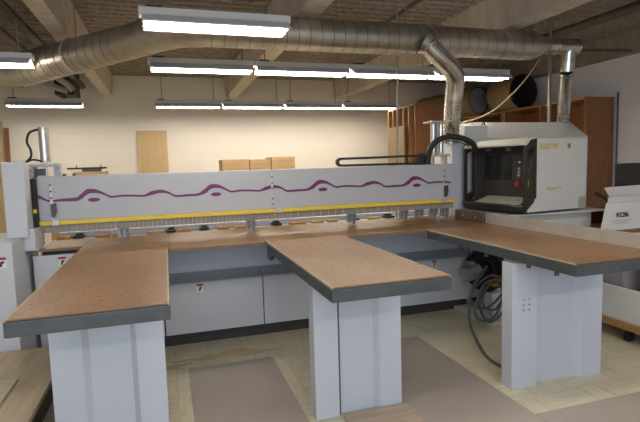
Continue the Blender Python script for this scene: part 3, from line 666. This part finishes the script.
# big fibre tubes on top of the shelf unit
def big_tube(c0, c1, r, lab, cap=None):
    t = thing('fibre_tube', lab, 'tube', c0, 'large fibre tubes on the shelf unit')
    a = Vector(c0); b = Vector(c1); dd = (b - a).normalized()
    q = MB().tube([a, b], r, 40, caps=False); q.build('tube_wall', M['card_tube'], t)
    MB().tube([a + dd * .002, b], r - .012, 40, caps=False).ring(a, dd, r - .006, .007, 40, 6).build('tube_lining', M['tube_in'], t)
    if cap: MB().tube([a + dd * .03, a + dd * .05], r - .013, 40).build('end_cap', M['tube_cap'], t)
    else: MB().tube([b - dd * .04, b - dd * .02], r - .013, 40).build('end_cap', M['tube_in'], t)
big_tube((5.95, 7.12, 2.672), (5.93, 7.72, 2.672), .293, 'large brown fibre tube with an open dark mouth')
big_tube((5.70, 8.02, 2.632), (5.46, 9.66, 2.632), .252, 'fibre tube with a grey closed end, left of the open one', True)

# ------------------------------------------------------------------ right foreground: dolly, crate, carton
dl = thing('dolly', 'low wooden dolly on black casters at right', 'dolly', (3.9, 2.6, 0))
B(3.50, 4.5, 1.6, 3.45, .105, .165, .004).build('platform', M['cherry_edge'], dl)
for x in (3.56, 4.4):
    for y in (2.98, 1.75):
        q = MB().cyl((x - .016, y, .042), (x + .016, y, .042), .042, 20); q.box(x - .03, x + .03, y - .03, y + .03, .095, .105)
        q.box(x - .024, x - .018, y - .015, y + .015, .03, .1).box(x + .018, x + .024, y - .015, y + .015, .03, .1)
        q.build('caster', M['rubber'], dl)
tag(B(3.52, 3.545, 1.65, 3.42, .166, .44, .002).build('white_board', M['white']), 'long white board standing on the edge of the dolly', 'board')
tag(B(3.62, 4.40, 2.0, 2.92, .166, .80, .004).build('wooden_box', M['pine']), 'brown wooden box standing on the dolly behind the white board', 'box')
tag(MB().prism([(3.05, .166), (3.40, .166), (3.30, .62), (3.12, .80)], 'x', 3.60, 4.3).build('grey_bin', M['tube_cap']), 'grey tapered bin on the dolly beside the brown box', 'bin')
st = thing('carton_stand', 'brown wooden stand carrying the printed white carton', 'stand', (4.25, 3.62, 0))
B(3.95, 4.95, 3.46, 3.98, .80, .83).build('stand_top', M['cherry'], st)
for x in (3.97, 4.88):
    for y in (3.48, 3.90): B(x, x + .05, y, y + .05, 0, .80).build('leg', M['cherry'], st)
ct = thing('carton', 'white cardboard carton printed HOLZMA with open flaps', 'carton', (4.2, 3.62, .831))
def quad_slab(p, t, name, m, parent):
    a = [Vector(v) for v in p]; nrm = (a[1] - a[0]).cross(a[2] - a[0]).normalized() * t
    k = len(a); vs = a + [v + nrm for v in a]
    return MB().add(vs, [list(range(k)), list(range(k, 2 * k))[::-1]] + [[i, (i + 1) % k, k + (i + 1) % k, k + i] for i in range(k)]).build(name, m, parent)
FT = 1.08
front = quad_slab([(3.80, 3.50, .831), (4.52, 3.50, .831), (4.52, 3.54, FT), (3.905, 3.54, FT)], .006, 'front_side', M['white'], ct)
quad_slab([(3.80, 3.50, .831), (3.905, 3.54, FT), (4.2, 3.74, FT), (4.10, 3.76, .831)], .006, 'left_side', M['white'], ct)
quad_slab([(4.52, 3.50, .831), (4.52, 3.76, .831), (4.52, 3.74, FT), (4.52, 3.54, FT)], .006, 'right_side', M['white'], ct)
quad_slab([(4.10, 3.76, .831), (4.2, 3.74, FT), (4.52, 3.74, FT), (4.52, 3.76, .831)], .006, 'back_side', M['white'], ct)
quad_slab([(3.91, 3.536, FT + .002), (4.52, 3.536, FT + .002), (4.52, 3.58, FT + .05), (3.96, 3.58, FT + .05)], .005, 'front_flap', M['white'], ct)
quad_slab([(4.20, 3.76, FT + .0), (4.75, 3.76, FT + .0), (4.75, 3.80, FT + .14), (4.15, 3.80, FT + .13)], .005, 'back_flap', M['white'], ct)
fc = bpy.data.curves.new('carton_lettering', 'FONT'); fc.body = 'HOLZMA'; fc.size = .062; fc.extrude = .0012; fc.offset = .0018
tmp = bpy.data.objects.new('tmp_lettering', fc); COL.objects.link(tmp)
bpy.context.view_layer.update(); dg = bpy.context.evaluated_depsgraph_get()
lm = bpy.data.meshes.new_from_object(tmp.evaluated_get(dg)); bpy.data.objects.remove(tmp)
lo = bpy.data.objects.new('carton_lettering', lm); COL.objects.link(lo); lm.materials.clear(); lm.materials.append(M['ink'])
tl = math.atan2(.04, FT - .831)
lo.parent = front; lo.location = Vector((3.992, 3.4915 + .04 * (.95 - .831) / (FT - .831), .95)) - ct.location; lo.rotation_euler = (PI / 2 - tl, 0, math.radians(0)); lo.scale = (.60, 1, 1)
q = MB()
for k, (x0, x1) in enumerate(((3.93, 4.17), (3.97, 4.13))):
    z = .915 - .022 * k; yy = 3.4915 + .04 * (z - .831) / (FT - .831)
    q.box(x0, x1, yy, yy + .001, z, z + .005)
q.build('fine_print', M['inkgrey'], front)
tag(quad_slab([(4.36, 3.86, .832), (4.9, 3.86, .832), (4.9, 3.92, 1.44), (4.42, 3.92, 1.44)], .03, 'black_panel', M['black'], None), 'black panel standing upright behind the open carton', 'panel')
tag(MB().tube([(3.93, 3.70, 1.175), (4.0, 3.68, 1.135), (4.07, 3.66, 1.085)], [.018, .014, .012], 10).build('tool_handle', M['black']), 'black tool handle sticking out of the open carton', 'tool')

# ------------------------------------------------------------------ left foreground: stacked panels
tag(MB().box(-2.6, -.80, 1.9, 3.66, 0, .262, .004).build('pallet_stack', M['dark_wood']), 'dark stack below the oak panel at the left edge', 'stack')
tag(MB().box(-2.7, -.715, 1.8, 3.77, .264, .290, .002).box(-2.70, -.712, 1.797, 3.773, .2905, .3, mi=1).build('oak_panel', [M['oak_edge'], M['oak']]), 'large oak laminate panel lying low beside the leftmost table leg', 'panel')
tag(B(-1.7, -.895, 2.3, 3.20, .3005, .318, .002).build('beige_panel', M['beige']), 'small beige panel lying on the oak panel', 'panel')

# ------------------------------------------------------------------ floor coverings
tag(B(.085, .735, .6, 3.74, 0, .004, .001).build('floor_mat', M['mat']), 'brown hardboard sheet on the floor between left and middle tables', 'floor sheet', 'hardboard sheets on the floor')
tag(B(1.06, 2.02, .6, 3.73, 0, .004, .001).build('floor_mat', M['mat']), 'brown hardboard sheet on the floor between middle and rightmost tables', 'floor sheet', 'hardboard sheets on the floor')
tag(B(2.025, 4.2, .4, 2.29, 0, .004, .001).build('floor_mat', M['mat']), 'brown hardboard sheet on the floor in front of the rightmost table leg', 'floor sheet', 'hardboard sheets on the floor')
ped2 = [o for o in bpy.data.objects if o.name.startswith('pedestal') and o.parent == t2][0]
for v in ped2.data.vertices:
    if v.co.z < .01: v.co.z = .004
tag(B(.94, 1.355, 2.12, 2.655, .0045, .022, .002).build('floor_plank', M['floor_plank']), 'pale wood plank on the floor against the middle table leg', 'plank')
def dust(cx, cy, sx, sy, lab, col):
    q = MB(); n = 40; pts = []
    for k in range(n):
        a = 2 * PI * k / n; r = 1 + .28 * math.sin(3 * a + cx * 9) + .18 * math.sin(7 * a + cy) + random.uniform(-.08, .08)
        pts.append((cx + math.cos(a) * sx * r, cy + math.sin(a) * sy * r, .0012))
    q.add(pts, [list(range(n))]); return tag(q.build('sawdust', col, fix=False), lab, 'sawdust', kind='stuff')
M['dust'] = mat('orange_sawdust', (.80, .52, .22), .8, noise=.3, nscale=14, col2=(.74, .58, .33), alpha=.6)
dust(.42, 3.93, .34, .07, 'orange sawdust on the tiles before the base, left of the middle table', M['dust'])
dust(-.02, 3.83, .12, .05, 'small patch of orange sawdust by the leftmost table leg', M['dust'])

# ------------------------------------------------------------------ light
W = bpy.data.worlds.new('World'); S.world = W; W.use_nodes = True
W.node_tree.nodes['Background'].inputs[0].default_value = (.62, .74, 1, 1); W.node_tree.nodes['Background'].inputs[1].default_value = .35
def area(name, loc, rot, sx, sy, power, col):
    l = bpy.data.lights.new(name, 'AREA'); l.shape = 'RECTANGLE'; l.size = sx; l.size_y = sy; l.energy = power; l.color = col
    o = bpy.data.objects.new(name, l); o.location = loc; o.rotation_euler = rot; COL.objects.link(o); return o
# the lamp rows that continue behind the photographer, and the daylight of the windows there
area('lamp_row', (1.0, 1.6, 2.6), (0, 0, 0), 6, .3, 60, (1, .93, .82))
area('lamp_row', (1.0, -1.4, 2.6), (0, 0, 0), 6, .3, 90, (1, .95, .88))
area('window_daylight', (-.5, -3.6, 1.9), (math.radians(82), 0, math.radians(-6)), 6, 2.0, 150, (.72, .84, 1))

# ------------------------------------------------------------------ camera
cam = bpy.data.cameras.new('camera'); co = bpy.data.objects.new('camera', cam); COL.objects.link(co)
rt = Vector((.95331726, -.30059483, -.02879132)); up = Vector((.05573659, .0814515, .99511762)); fw = Vector((.29678212, .95026754, -.09440326))
mw = Matrix(((rt.x, up.x, -fw.x, 0), (rt.y, up.y, -fw.y, 0), (rt.z, up.z, -fw.z, 1.52), (0, 0, 0, 1)))
co.matrix_world = mw
cam.sensor_width = 36; cam.sensor_fit = 'HORIZONTAL'; cam.lens = 490 / 640 * 36; cam.clip_start = .05; cam.clip_end = 100
S.camera = co
S.view_settings.view_transform = 'Standard'; S.view_settings.look = 'None'; S.view_settings.exposure = 0; S.view_settings.gamma = 1
S.view_settings.use_curve_mapping = False
S.cycles.use_denoising = True
